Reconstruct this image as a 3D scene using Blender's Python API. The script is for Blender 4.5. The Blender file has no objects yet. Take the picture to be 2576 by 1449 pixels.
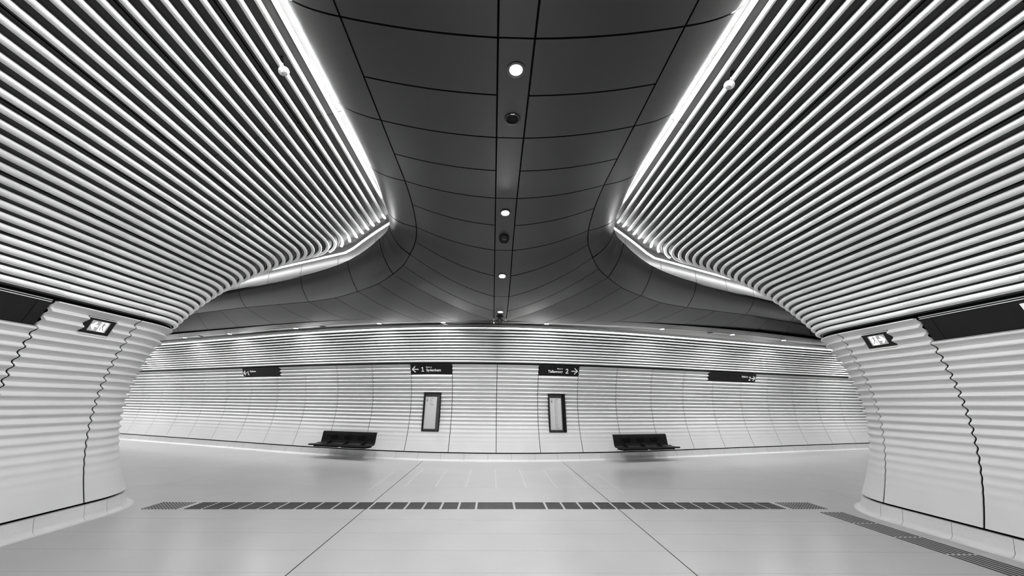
import bpy, math, random
import numpy as np
from mathutils import Matrix, Vector

random.seed(7)
SC = bpy.context.scene
COL = SC.collection

# ------------------------------------------------------------------ camera, world, exposure
R = [[0.9997259, 0.0157590, 0.0173135], [-0.0211467, 0.2905154, 0.9566366], [0.0100458, -0.9567405, 0.2907691]]
EYE = 1.65
cd = bpy.data.cameras.new('camera')
cd.sensor_width = 36.0
cd.lens = 950.0 / 2576.0 * 36.0
cd.shift_x = (1288.0 - 1260.0) / 2576.0
cd.clip_start = 0.05
cam = bpy.data.objects.new('camera', cd)
COL.objects.link(cam)
cam.matrix_world = Matrix(((R[0][0], -R[0][1], -R[0][2], 0.0), (R[1][0], -R[1][1], -R[1][2], 0.0),
                           (R[2][0], -R[2][1], -R[2][2], EYE), (0, 0, 0, 1)))
SC.camera = cam
wd = bpy.data.worlds.new('world')
wd.use_nodes = True
wd.node_tree.nodes['Background'].inputs[0].default_value = (0.5, 0.5, 0.5, 1)
wd.node_tree.nodes['Background'].inputs[1].default_value = 0.0
SC.world = wd
SC.view_settings.view_transform = 'Standard'
SC.view_settings.look = 'None'
SC.view_settings.exposure = 1.92
SC.view_settings.gamma = 1.0
SC.view_settings.use_curve_mapping = False
SC.cycles.debug_use_spatial_splits = True
SC.cycles.max_bounces = 5
SC.cycles.diffuse_bounces = 4
SC.cycles.glossy_bounces = 3
SC.cycles.sample_clamp_indirect = 6.0
DOWN_W = 27.0      # each recessed downlight
LED_S = 10.0         # cove light tubes at the tunnel corners
LIP_S = 13.0        # cove light tubes hidden behind the ceiling edge
FAR_S = 42.0        # slot light above the far wall

# ------------------------------------------------------------------ materials
def nodes_of(name):
    m = bpy.data.materials.new(name)
    m.use_nodes = True
    return m, m.node_tree.nodes, m.node_tree.links, m.node_tree.nodes['Principled BSDF']

def mat(name, v, rough=0.5, spec=0.5, metal=0.0, noise=0.0, nscale=8.0, bump=0.0, bscale=60.0, ior=1.5):
    m, N, L, b = nodes_of(name)
    b.inputs['Roughness'].default_value = rough
    b.inputs['Specular IOR Level'].default_value = spec
    b.inputs['Metallic'].default_value = metal
    b.inputs['IOR'].default_value = ior
    tc = N.new('ShaderNodeTexCoord')
    nz = N.new('ShaderNodeTexNoise')
    nz.inputs['Scale'].default_value = nscale
    nz.inputs['Detail'].default_value = 4.0
    L.new(tc.outputs['Object'], nz.inputs['Vector'])
    rp = N.new('ShaderNodeValToRGB')
    a, c = max(0.0, v * (1 - noise)), min(1.0, v * (1 + noise))
    rp.color_ramp.elements[0].position = 0.3
    rp.color_ramp.elements[1].position = 0.7
    rp.color_ramp.elements[0].color = (a, a, a, 1)
    rp.color_ramp.elements[1].color = (c, c, c, 1)
    L.new(nz.outputs['Fac'], rp.inputs['Fac'])
    L.new(rp.outputs['Color'], b.inputs['Base Color'])
    if bump > 0:
        n2 = N.new('ShaderNodeTexNoise')
        n2.inputs['Scale'].default_value = bscale
        L.new(tc.outputs['Object'], n2.inputs['Vector'])
        bp = N.new('ShaderNodeBump')
        bp.inputs['Strength'].default_value = bump
        bp.inputs['Distance'].default_value = 0.01
        L.new(n2.outputs['Fac'], bp.inputs['Height'])
        L.new(bp.outputs['Normal'], b.inputs['Normal'])
    return m

def terrazzo(name, v, rough, speck=0.35, scale=55.0):
    m, N, L, b = nodes_of(name)
    b.inputs['Roughness'].default_value = rough
    tc = N.new('ShaderNodeTexCoord')
    vo = N.new('ShaderNodeTexVoronoi')
    vo.inputs['Scale'].default_value = scale
    L.new(tc.outputs['Object'], vo.inputs['Vector'])
    sx = N.new('ShaderNodeSeparateColor')
    L.new(vo.outputs['Color'], sx.inputs['Color'])
    # a few cells carry a dark chip in their centre
    lt = N.new('ShaderNodeMath'); lt.operation = 'LESS_THAN'; lt.inputs[1].default_value = 0.10
    L.new(sx.outputs[0], lt.inputs[0])
    ds = N.new('ShaderNodeMath'); ds.operation = 'LESS_THAN'; ds.inputs[1].default_value = 0.22
    L.new(vo.outputs['Distance'], ds.inputs[0])
    mu = N.new('ShaderNodeMath'); mu.operation = 'MULTIPLY'
    L.new(lt.outputs[0], mu.inputs[0]); L.new(ds.outputs[0], mu.inputs[1])
    m2 = N.new('ShaderNodeMath'); m2.operation = 'MULTIPLY'; m2.inputs[1].default_value = speck
    L.new(mu.outputs[0], m2.inputs[0])
    nz = N.new('ShaderNodeTexNoise'); nz.inputs['Scale'].default_value = 1.3; nz.inputs['Detail'].default_value = 5
    L.new(tc.outputs['Object'], nz.inputs['Vector'])
    rp = N.new('ShaderNodeValToRGB')
    rp.color_ramp.elements[0].position = 0.3; rp.color_ramp.elements[1].position = 0.7
    rp.color_ramp.elements[0].color = (v * 0.95,) * 3 + (1,); rp.color_ramp.elements[1].color = (v * 1.04,) * 3 + (1,)
    L.new(nz.outputs['Fac'], rp.inputs['Fac'])
    mx = N.new('ShaderNodeMix'); mx.data_type = 'RGBA'
    L.new(m2.outputs[0], mx.inputs['Factor']); L.new(rp.outputs['Color'], mx.inputs['A'])
    mx.inputs['B'].default_value = (0.08, 0.08, 0.08, 1)
    L.new(mx.outputs['Result'], b.inputs['Base Color'])
    return m

def emit(name, s, v=1.0):
    m, N, L, b = nodes_of(name)
    b.inputs['Base Color'].default_value = (v, v, v, 1)
    b.inputs['Emission Color'].default_value = (v, v, v, 1)
    b.inputs['Emission Strength'].default_value = s
    return m

M = {
    'panel': mat('white_precast', 0.60, 0.5, 0.4, noise=0.03, nscale=1.2),
    'slat': mat('white_powder_coat', 0.86, 0.32, 0.5, noise=0.01),
    'black': mat('black_void', 0.006, 0.8, 0.1),
    'backing': mat('charcoal_perforated', 0.013, 0.45, 0.5, noise=0.3, nscale=300, bump=0.15, bscale=260),
    'ceiling': mat('dark_satin_metal', 0.013, 0.33, 0.5, noise=0.05, nscale=1.5, ior=1.62),
    'cove': mat('pale_cove_paint', 0.04, 0.4, 0.5, noise=0.04, nscale=3),
    'floor': terrazzo('pale_terrazzo', 0.37, 0.28),
    'grout': mat('grey_grout', 0.42, 0.7, 0.2),
    'paleline': mat('pale_grout', 0.72, 0.6, 0.2),
    'joint': mat('black_joint', 0.02, 0.7, 0.2),
    'skirt': terrazzo('precast_curb', 0.60, 0.4, 0.5, 60.0),
    'steel': mat('dark_steel', 0.008, 0.5, 0.35, noise=0.1),
    'bench': mat('black_bench', 0.006, 0.42, 0.3, noise=0.35, nscale=14),
    'sign': mat('black_sign', 0.007, 0.45, 0.25, noise=0.2, nscale=5),
    'trim': mat('bright_trim', 0.75, 0.25, 0.6),
    'white': mat('sign_white', 0.88, 0.5, 0.3),
    'paper': mat('poster_paper', 0.52, 0.5, 0.3, noise=0.02),
    'frame': mat('frame_metal', 0.055, 0.35, 0.6, noise=0.2, nscale=6),
    'ink': mat('print_ink', 0.05, 0.6, 0.2),
    'plastic': mat('white_plastic', 0.82, 0.35, 0.5),
    'chrome': mat('bright_clip', 0.6, 0.25, 0.5, metal=0.8),
    'led': emit('led_tube', LED_S),
    'led_lip': emit('led_lip_tube', LIP_S),
    'led_fill': emit('added_slat_fill_tube', 108.0),  # added tube, unseen behind the lip, brightens the slats
    'led_far': emit('led_far_tube', FAR_S),
    'lens': emit('downlight_lens', 14.0),
    'exit_grey': emit('exit_grey', 0.06, 0.36),
    'exit_white': emit('exit_white', 0.28),
}

# ------------------------------------------------------------------ helpers
def link(o, parent=None):
    COL.objects.link(o)
    if parent is not None:
        o.parent = parent
    return o

def tag(o, label=None, cat=None, group=None, kind=None):
    if label: o['label'] = label
    if cat: o['category'] = cat
    if group: o['group'] = group
    if kind: o['kind'] = kind
    return o

def mk(name, verts, faces, m, parent=None, angle=40, smooth=True):
    me = bpy.data.meshes.new(name)
    me.from_pydata([tuple(map(float, v)) for v in verts], [], [tuple(f) for f in faces])
    me.materials.append(M[m])
    if smooth:
        me.polygons.foreach_set('use_smooth', [True] * len(me.polygons))
        me.set_sharp_from_angle(angle=math.radians(angle))
    me.update()
    return link(bpy.data.objects.new(name, me), parent)

def empty(name, loc=(0, 0, 0)):
    o = bpy.data.objects.new(name, None)
    o.empty_display_size = 0.1
    o.location = loc
    return link(o)

class MB:
    def __init__(s): s.v = []; s.f = []
    def add(s, verts, faces):
        n = len(s.v); s.v += [tuple(v) for v in verts]; s.f += [tuple(i + n for i in f) for f in faces]; return s
    def box(s, c, h, fr=None):
        ax = fr or (Vector((1, 0, 0)), Vector((0, 1, 0)), Vector((0, 0, 1)))
        c = Vector(c)
        vs = [c + ax[0] * (h[0] * a) + ax[1] * (h[1] * b) + ax[2] * (h[2] * d) for a in (-1, 1) for b in (-1, 1) for d in (-1, 1)]
        return s.add(vs, [(0, 1, 3, 2), (4, 6, 7, 5), (0, 4, 5, 1), (2, 3, 7, 6), (0, 2, 6, 4), (1, 5, 7, 3)])
    def lathe(s, prof, n=24, c=(0, 0, 0), ax=None, cap=True):
        ax = ax or (Vector((1, 0, 0)), Vector((0, 1, 0)), Vector((0, 0, 1)))
        c = Vector(c); vs = []; fs = []
        for r, z in prof:
            for i in range(n):
                a = 2 * math.pi * i / n
                vs.append(c + ax[0] * (r * math.cos(a)) + ax[1] * (r * math.sin(a)) + ax[2] * z)
        for j in range(len(prof) - 1):
            for i in range(n):
                fs.append((j * n + i, j * n + (i + 1) % n, (j + 1) * n + (i + 1) % n, (j + 1) * n + i))
        if cap: fs.append(tuple(range(n - 1, -1, -1))); fs.append(tuple((len(prof) - 1) * n + i for i in range(n)))
        return s.add(vs, fs)
    def tube(s, pts, r, n=8):
        pts = [Vector(p) for p in pts]; vs = []; fs = []
        for i, p in enumerate(pts):
            t = (pts[min(i + 1, len(pts) - 1)] - pts[max(i - 1, 0)]).normalized()
            a = t.cross(Vector((0, 0, 1)))
            if a.length < 1e-3: a = t.cross(Vector((1, 0, 0)))
            a.normalize(); b = t.cross(a)
            for k in range(n):
                an = 2 * math.pi * k / n
                vs.append(p + a * (r * math.cos(an)) + b * (r * math.sin(an)))
        for i in range(len(pts) - 1):
            for k in range(n):
                fs.append((i * n + k, i * n + (k + 1) % n, (i + 1) * n + (k + 1) % n, (i + 1) * n + k))
        fs.append(tuple(range(n - 1, -1, -1))); fs.append(tuple((len(pts) - 1) * n + i for i in range(n)))
        return s.add(vs, fs)
    def prism(s, poly, h0, h1, fr, o):
        # poly in (a,b) of the frame, extruded along frame[2]
        o = Vector(o); n = len(poly)
        vs = [o + fr[0] * a + fr[1] * b + fr[2] * h0 for a, b in poly] + [o + fr[0] * a + fr[1] * b + fr[2] * h1 for a, b in poly]
        fs = [tuple(range(n - 1, -1, -1)), tuple(range(n, 2 * n))] + [(i, (i + 1) % n, n + (i + 1) % n, n + i) for i in range(n)]
        return s.add(vs, fs)
    def stroke(s, pts, w, h0, h1, fr, o):
        for (a, b) in zip(pts[:-1], pts[1:]):
            d = Vector((b[0] - a[0], b[1] - a[1])); l = d.length; d /= l; nrm = Vector((-d.y, d.x)) * (w / 2)
            e = d * (w * 0.28)
            q = [(a[0] - e.x - nrm.x, a[1] - e.y - nrm.y), (b[0] + e.x - nrm.x, b[1] + e.y - nrm.y),
                 (b[0] + e.x + nrm.x, b[1] + e.y + nrm.y), (a[0] - e.x + nrm.x, a[1] - e.y + nrm.y)]
            s.prism(q, h0, h1, fr, o)
        return s
    def build(s, name, m, parent=None, angle=40, smooth=True):
        return mk(name, s.v, s.f, m, parent, angle, smooth)

def surf_panel(name, P, B, s_list, z_list, holes, m, parent, depth=0.05, angle=40):
    """grid patch P(s,z); cells inside holes are left out; every rim is turned back along B(s,z) by depth"""
    ns, nz = len(s_list), len(z_list)
    verts = [P(a, b) for a in s_list for b in z_list]
    back = None
    faces = []
    for i in range(ns - 1):
        for j in range(nz - 1):
            cs, cz = (s_list[i] + s_list[i + 1]) / 2, (z_list[j] + z_list[j + 1]) / 2
            if any(h[0] < cs < h[1] and h[2] < cz < h[3] for h in holes): continue
            faces.append((i * nz + j, (i + 1) * nz + j, (i + 1) * nz + j + 1, i * nz + j + 1))
    cnt = {}
    for f in faces:
        for a, b in zip(f, f[1:] + f[:1]):
            k = (min(a, b), max(a, b)); cnt[k] = None if k in cnt else (a, b)
    ext = {}
    verts = [tuple(v) for v in verts]
    for e in cnt.values():
        if e is None: continue
        idx = []
        for v in e:
            if v not in ext:
                sv, zv = s_list[v // nz], z_list[v % nz]
                bv = B(sv, zv)
                ext[v] = len(verts)
                dv = depth(sv, zv) if callable(depth) else depth
                verts.append(tuple(verts[v][q] + bv[q] * dv for q in range(3)))
            idx.append(ext[v])
        faces.append((e[1], e[0], idx[0], idx[1]))
    used = sorted({i for f in faces for i in f}); mp = {o: n for n, o in enumerate(used)}
    return mk(name, [verts[i] for i in used], [tuple(mp[i] for i in f) for f in faces], m, parent, angle)

def text_mesh(txt, size, align='LEFT', extrude=0.0008, weight=0.0):
    c = bpy.data.curves.new('t', 'FONT')
    c.body = txt; c.size = size; c.align_x = align; c.extrude = extrude; c.offset = weight; c.resolution_u = 3
    o = bpy.data.objects.new('t', c); COL.objects.link(o)
    bpy.context.view_layer.update()
    me = bpy.data.meshes.new_from_object(o.evaluated_get(bpy.context.evaluated_depsgraph_get()))
    v = [tuple(p.co) for p in me.vertices]; f = [tuple(p.vertices) for p in me.polygons]
    bpy.data.objects.remove(o); bpy.data.curves.remove(c); bpy.data.meshes.remove(me)
    return v, f

def add_text(name, txt, size, o, fr, parent, align='LEFT', weight=0.0, sx=1.0, m='white'):
    v, f = text_mesh(txt, size, align, weight=weight)
    o = Vector(o)
    vs = [o + fr[0] * (p[0] * sx) + fr[1] * p[1] + fr[2] * (p[2] + 0.002) for p in v]
    return mk(name, vs, f, m, parent, smooth=False)

def catmull(pts, k):
    """pts: list of (param, vec) sorted; smooth interpolation"""
    ks = [p[0] for p in pts]
    k = min(max(k, ks[0]), ks[-1])
    i = max(0, min(len(pts) - 2, int(np.searchsorted(ks, k, side='right')) - 1))
    p1, p2 = np.array(pts[i][1], float), np.array(pts[i + 1][1], float)
    h = ks[i + 1] - ks[i]; t = (k - ks[i]) / h
    m1 = (p2 - np.array(pts[i - 1][1], float)) / (ks[i + 1] - ks[i - 1]) if i > 0 else (p2 - p1) / h
    m2 = (np.array(pts[i + 2][1], float) - p1) / (ks[i + 2] - ks[i]) if i + 2 < len(pts) else (p2 - p1) / h
    t2, t3 = t * t, t * t * t
    return (2 * t3 - 3 * t2 + 1) * p1 + (t3 - 2 * t2 + t) * h * m1 + (-2 * t3 + 3 * t2) * p2 + (t3 - t2) * h * m2

# ------------------------------------------------------------------ the shape of the station
X0 = 0.15                                  # axis of the entry tunnel
PHI = math.radians(28.0); SF, CF = math.sin(PHI), math.cos(PHI)
RC = 1.2                                   # corner radius
QC = 9.37; QLED = 5.65                     # side tunnel wall line, cove light line
PX = (1.221117e-05, -0.0021805408, -0.0428717818, 5.8511045)
PZ = (-1.3233094e-05, 2.003931e-05, 0.0952370581, 2.9750209)
PU = (0.0058534135, -0.0388260666, -0.0774689627, 0.4249662848, 5.8391135)
pv = lambda c, x: float(np.polyval(c, x))
SU = lambda i: pv(PX, i)
SZ = lambda i: pv(PZ, i)
WU = lambda z: pv(PU, z)
ZTOP = 2.87
Y_BACK = -5.0
S_END = 26.0                               # length of wall beyond the corner joint

def sstep(a, b, x):
    t = min(1, max(0, (x - a) / (b - a))); return t * t * (3 - 2 * t)

def corr(z, ztop=ZTOP, pitch=0.118):
    """relief of the corrugated panels towards the room"""
    A = 0.031 * sstep(0.35, 2.0, z)
    ph = 2 * math.pi * (ztop - z) / pitch - 0.7
    return A * (math.cos(ph) + 0.10 * math.cos(2 * ph))

def contour(U, tau):
    """plan point (u, Y), inward normal (nu, nY) of the wall line at half width U, tau = Y until the corner"""
    yc = (QC - U - RC + SF * (U + RC)) / CF
    if tau <= yc: return (U, tau), (-1.0, 0.0)
    L = RC * (math.pi / 2 - PHI); e = tau - yc
    al = min(e, L) / RC
    p = (U + RC - RC * math.cos(al), yc + RC * math.sin(al)); n = (-math.cos(al), math.sin(al))
    if e > L: p = (p[0] + (e - L) * CF, p[1] + (e - L) * SF)
    return p, n

def W3(side, u, y, z): return (X0 + side * u, y, z)

# ---------------- far wall plan (base line at the curb)
FW = [(-26.0, 22.0), (-22.0, 20.3), (-16.0, 17.72), (-12.0, 16.0), (-8.83, 14.62), (-6.12, 13.46), (-2.64, 12.37), (0.13, 12.10), (2.77, 12.42), (5.14, 13.02), (7.89, 13.95), (11.2, 15.05), (15.0, 16.25), (21.0, 18.1), (25.0, 19.3)]
_fx = np.linspace(-25.9, 24.9, 1500)
_fy = np.array([catmull([(a, (b,)) for a, b in FW], x)[0] for x in _fx])
for _ in range(400):
    _fy[1:-1] = 0.25 * _fy[:-2] + 0.5 * _fy[1:-1] + 0.25 * _fy[2:]
_fs = np.concatenate([[0], np.cumsum(np.hypot(np.diff(_fx), np.diff(_fy)))])
_fs -= np.interp(0.13, _fx, _fs)
def far_s(x): return float(np.interp(x, _fx, _fs))
def far_pt(s):
    x, y = float(np.interp(s, _fs, _fx)), float(np.interp(s, _fs, _fy))
    x2, y2 = float(np.interp(s + 0.05, _fs, _fx)), float(np.interp(s + 0.05, _fs, _fy))
    x1, y1 = float(np.interp(s - 0.05, _fs, _fx)), float(np.interp(s - 0.05, _fs, _fy))
    tx, ty = x2 - x1, y2 - y1; l = math.hypot(tx, ty)
    return (x, y), (tx / l, ty / l), (ty / l, -tx / l)       # point, tangent (to +X), normal towards room
U_BASE = WU(0.2)
def far_at(s, off, z):
    p, t, n = far_pt(s)
    return (p[0] + n[0] * off, p[1] + n[1] * off, z)
def far_frame(s):
    p, t, n = far_pt(s)
    return Vector((t[0], t[1], 0)), Vector((0, 0, 1)), Vector((n[0], n[1], 0))

# ------------------------------------------------------------------ floor
FLR = -0.02
fl = mk('floor', [(-24, -6, FLR), (24, -6, FLR), (24, 24, FLR), (-24, 24, FLR)], [(0, 1, 2, 3)], 'grout', smooth=False)
tag(fl, 'pale terrazzo station floor laid in long slabs', kind='structure')
def slab(x0, x1, y0, y1, g=0.0015):
    MB().box(((x0 + x1) / 2, (y0 + y1) / 2, -0.01), ((x1 - x0) / 2 - g, (y1 - y0) / 2 - g, 0.01)).build('floor_slab', 'floor', fl, smooth=False)
JL, JR = -2.011, 2.095
ROWS = [-6.0, -3.5, -1.0, 1.5, 2.7, 3.3, 3.9, 4.5, 5.1, 5.7, 6.3, 8.52, 10.6, 13.4]
for y0, y1 in zip(ROWS[:-1], ROWS[1:]):
    slab(-6.5, JL - 0.006, y0, y1); slab(JL + 0.006, JR - 0.006, y0, y1); slab(JR + 0.006, 6.8, y0, y1)
for y0, y1 in ((6.0, 8.52), (8.52, 10.6), (10.6, 13.4), (13.4, 16.0), (16.0, 24.0)):
    slab(-24, -6.5, y0, y1); slab(6.8, 24, y0, y1)
slab(-6.5, 6.8, 13.4, 16.0)
for x in (JL, JR):
    MB().box((x, 3.7, -0.011), (0.006, 9.7, 0.009)).build('movement_joint', 'joint', fl, smooth=False)
for j in range(-4, 5):
    x = 0.10 + j * 0.62
    MB().box((x, 9.6 if abs(j) < 4 else 9.2, -0.0072), (0.004, 1.06, 0.0075)).build('inlay_line', 'paleline', fl, smooth=False)

# ------------------------------------------------------------------ side walls: substrate, panels, slats, curb
def zrows(z0, z1, step=0.0148, extra=()):
    n = max(2, int(round((z1 - z0) / step)))
    r = [z0 + (z1 - z0) * k / n for k in range(n + 1)]
    for e in extra:
        if z0 < e < z1: r.append(e)
    return sorted(set(round(a, 5) for a in r))

def cut_tau(U, qmax):
    """tau at which the wall line of half width U meets the cove light line"""
    t = Y_BACK; last = None
    if QC - U <= qmax: return None
    lo, hi = 3.0, 16.0
    q = lambda tt: (lambda p: -SF * p[0] + CF * p[1])(contour(U, tt)[0])
    for _ in range(40):
        mid = (lo + hi) / 2
        if q(mid) > qmax: hi = mid
        else: lo = mid
    return lo

SECT = [(0.033, -0.022), (0.034, 0.002), (0.0318, 0.0125), (0.0248, 0.0215), (0.0140, 0.0268), (0.002, 0.0280), (-0.0100, 0.0255), (-0.0195, 0.0190), (-0.0250, 0.0095), (-0.0262, 0.0), (-0.0262, -0.007), (-0.0292, -0.007), (-0.0292, 0.002), (-0.0312, 0.004), (-0.0378, 0.004), (-0.0395, 0.002), (-0.0395, -0.022)]

def sweep(name, centres, A, Bv, sect, m, parent, scale=None):
    n = len(sect); vs = []; fs = []
    for j, c in enumerate(centres):
        k = 1.0 if scale is None else scale[j]
        for a, b in sect:
            vs.append(tuple(c[q] + A[j][q] * a * k + Bv[j][q] * b * k for q in range(3)))
    for j in range(len(centres) - 1):
        for i in range(n):
            fs.append((j * n + i, j * n + (i + 1) % n, (j + 1) * n + (i + 1) % n, (j + 1) * n + i))
    fs.append(tuple(range(n - 1, -1, -1))); fs.append(tuple((len(centres) - 1) * n + i for i in range(n)))
    return mk(name, vs, fs, m, parent, angle=50)

def side_wall(side, name, label, joints):
    # substrate, black, behind everything
    prof = [(WU(max(z, 0.2)) + 0.09, z) for z in np.linspace(-0.05, 2.87, 12)]
    for i in np.arange(-0.3, 34.31, 1.0):
        du, dz = SU(i + .5) - SU(i - .5), SZ(i + .5) - SZ(i - .5); l = math.hypot(du, dz)
        prof.append((SU(i) + 0.10 * dz / l, SZ(i) - 0.10 * du / l))
    taus = [Y_BACK, 0, 4.0, 5.0, 5.6] + list(np.arange(5.9, 9.2, 0.12)) + [10, 12, S_END]
    vs = []; fs = []; nt = len(taus)
    for u, z in prof:
        ct = cut_tau(u, QLED - 0.05)
        for t in taus:
            tt = t if ct is None else min(t, ct)
            (pu, py), _ = contour(u, tt)
            vs.append(W3(side, pu, py, z))
    for a in range(len(prof) - 1):
        for b in range(nt - 1):
            f = (a * nt + b, a * nt + b + 1, (a + 1) * nt + b + 1, (a + 1) * nt + b)
            fs.append(f if side < 0 else f[::-1])
    root = mk(name, vs, fs, 'black')
    tag(root, label, kind='structure')
    # corrugated precast panels
    def P(t, z):
        (pu, py), n = contour(WU(z), t); c = corr(z)
        return W3(side, pu + n[0] * c, py + n[1] * c, z)
    def Bk(t, z):
        _, n = contour(WU(z), t); return (-side * n[0], -n[1], 0)
    j2, j1 = joints
    step = j2 - j1
    ex0, ex1 = ((5.42, 5.84) if side < 0 else (5.66, 6.10))
    spans = [(j1 - k * step, j1 - (k - 1) * step) for k in range(7, 0, -1)] + [(j1, j2), (j2, j2 + 1.55), (j2 + 1.55, j2 + 2.8), (j2 + 2.8, j2 + 4.0), (j2 + 4.0, S_END)]
    g = 0.012
    for a, b in spans:
        if b < -4.5: continue
        holes = []; z1 = ZTOP
        if b <= j1 + 0.01 and a > j1 - 2.1 * step: z1 = 2.525
        if abs(a - j1) < 0.01: holes = [(ex0, ex1, 2.545, 2.79)]
        cols = [a + g] + [x for h in holes for x in h[:2]] + [b - g]
        if b > j2 + 0.01: cols = list(np.linspace(a + g, b - g, 15 if a < j2 + 1.6 else 5))
        ex = [2.545, 2.79] if holes else []
        surf_panel('wall_panel', P, Bk, sorted(cols), zrows(0.230, z1, extra=ex), holes, 'panel', root, depth=lambda q, z, h=holes, a=a, b=b: 0.055 if h and ((a + 0.02 < q < b - 0.02) or z > 2.5) else 0.012)
    # charcoal backing boards behind the slats, five slats to a board
    edges = [-0.75, 4.5, 9.5, 14.5, 19.5, 24.5, 29.5, 34.2]
    def PB(t, i):
        du, dz = SU(i + .5) - SU(i - .5), SZ(i + .5) - SZ(i - .5); l = math.hypot(du, dz)
        u, z = SU(i) + 0.035 * dz / l, SZ(i) - 0.035 * du / l
        ct = cut_tau(u, QLED - 0.07)
        tt = t if ct is None else min(t, ct)
        (pu, py), n = contour(u, tt)
        return W3(side, pu, py, z)
    def BB(t, i): return (side * 0.7, 0, 0.7)
    for e0, e1 in zip(edges[:-1], edges[1:]):
        cuts = [Y_BACK, -0.2, 2.2, 4.6, S_END] if e0 < 20 else [Y_BACK, -0.2, 2.2, 4.6, 9.8]
        for t0, t1 in zip(cuts[:-1], cuts[1:]):
            tl = list(np.linspace(t0 + 0.004, t1 - 0.004, 3)) if t1 < 5 else list(np.arange(t0 + 0.004, min(t1, 9.3), 0.1)) + ([t1 - .004] if t1 > 10 else [])
            surf_panel('backing_board', PB, BB, tl, list(np.linspace(e0 + 0.05, e1 - 0.05, 9)), [], 'backing', root, depth=0.012)
    # slats
    ticks = [j1 - 2 * step, j1 - step, j1, j2]
    for i in range(34):
        U, z = SU(i), SZ(i)
        du, dz = SU(i + .5) - SU(i - .5), SZ(i + .5) - SZ(i - .5); l = math.hypot(du, dz); du /= l; dz /= l
        yc = (QC - U - RC + SF * (U + RC)) / CF
        ct = cut_tau(U, QLED - 0.05)
        end = S_END if ct is None else ct
        ts = [Y_BACK + 0.5 * q for q in range(11)]
        sc = [1] * 11
        for tk in ticks:
            if tk < yc - 0.02:
                if tk - 0.6 > 0: ts.append(tk - 0.6); sc.append(1)
                for d, k in ((-0.004, 1), (-0.0025, 0.94), (0.0025, 0.94), (0.004, 1)):
                    ts.append(tk + d); sc.append(k)
        ts.append(yc); sc.append(1)
        L = RC * (math.pi / 2 - PHI)
        for a in range(1, 15): ts.append(yc + L * a / 14); sc.append(1)
        for q in range(1, 8): ts.append(yc + L + 0.5 * q); sc.append(1)
        end = min(end, yc + L + 3.5)
        pts = [(t, k) for t, k in zip(ts, sc) if t < end - 1e-4] + [(end, 1)]
        C, A, B = [], [], []
        for t, k in pts:
            (pu, py), n = contour(U, t)
            C.append(W3(side, pu, py, z))
            A.append((-side * n[0] * du, -n[1] * du, dz))
            B.append((side * n[0] * dz, n[1] * dz, du))
        kw = 1.04 - 0.24 * i / 33
        sct = [(a * kw, b * (0.5 + 0.5 * kw)) for a, b in SECT]
        sweep('slat', C, A, B, sct, 'slat', root, [k for t, k in pts])
    return root

JOINT = {-1: (6.15, 4.92), 1: (6.45, 5.19)}
wl = side_wall(-1, 'wall_left', 'curved tunnel wall on the left with white slats above corrugated panels', JOINT[-1])
wr = side_wall(1, 'wall_right', 'curved tunnel wall on the right with white slats above corrugated panels', JOINT[1])

# curb (coved base) along the side walls
def curb_profile():
    pts = [(0.055, 0.198), (0.0, 0.198), (-0.006, 0.150), (-0.022, 0.09)]
    for k in range(0, 7):
        a = math.pi / 2 * k / 6
        pts.append((-0.024 - 0.075 * (1 - math.cos(a)) - 0.0, 0.082 * (1 - math.sin(a)) + 0.001))
    pts += [(-0.130, 0.0008)]
    return pts
CP = curb_profile()
def curb(name, label, P, spans, colfn):
    root = None
    for a, b in spans:
        cols = colfn(a, b)
        vs = []; fs = []; n = len(CP)
        for t in cols:
            for o, z in CP: vs.append(P(t, o, z))
        for c in range(len(cols) - 1):
            for r in range(n - 1):
                fs.append((c * n + r, (c + 1) * n + r, (c + 1) * n + r + 1, c * n + r + 1))
        # close the two ends down to the floor behind
        if root is None:
            root = empty(name); tag(root, label, kind='structure')
        mk('curb_block', vs, fs, 'skirt', root, angle=35)
    return root
def side_curb(side, name, label):
    def P(t, o, z):
        (pu, py), n = contour(U_BASE, t)
        return W3(side, pu - n[0] * o, py - n[1] * o, z)
    sp = []
    t = Y_BACK
    while t < 11.0:
        w = 0.62 if t < 6.0 or t > 8 else 0.34
        sp.append((t + 0.002, t + w - 0.002)); t += w
    return curb(name, label, P, sp, lambda a, b: list(np.linspace(a, b, 6 if 5.5 < a < 8.8 else 2)))
side_curb(-1, 'baseboard_left', 'coved precast curb along the left wall')
side_curb(1, 'baseboard_right', 'coved precast curb along the right wall')

# ------------------------------------------------------------------ far wall
FS0, FS1 = far_s(-24.5), far_s(23.5)
FZ0, FDZ, FN = 2.895, 0.0845, 12
FTOP = 2.80
def f_idx(z):                               # slat index of the side wall at height z, for the lean of the vault
    lo, hi = -3.0, 33.0
    for _ in range(40):
        mid = (lo + hi) / 2
        if SZ(mid) < z: lo = mid
        else: hi = mid
    return lo
def f_off(z): return U_BASE - (WU(z) if z < 2.8 else SU(f_idx(z + 0.05)))
prof = [(f_off(max(z, .2)) - 0.10, z) for z in np.linspace(-0.05, 2.75, 10)] + [(f_off(z) - 0.10, z) for z in np.linspace(2.85, 4.15, 8)]
cols = list(np.linspace(FS0, FS1, 60))
vs = [far_at(s, o, z) for o, z in prof for s in cols]; nc = len(cols)
wf = mk('wall_far', vs, [(a * nc + b, a * nc + b + 1, (a + 1) * nc + b + 1, (a + 1) * nc + b) for a in range(len(prof) - 1) for b in range(nc - 1)], 'black')
tag(wf, 'bowed far wall of corrugated white panels under horizontal slats', kind='structure')
def PF(s, z): return far_at(s, f_off(z) + corr(z, FTOP), z)
def BF(s, z):
    _, _, n = far_pt(s); return (-n[0], -n[1], 0)
def xs(x, off=0.1): return far_s(x)
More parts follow.
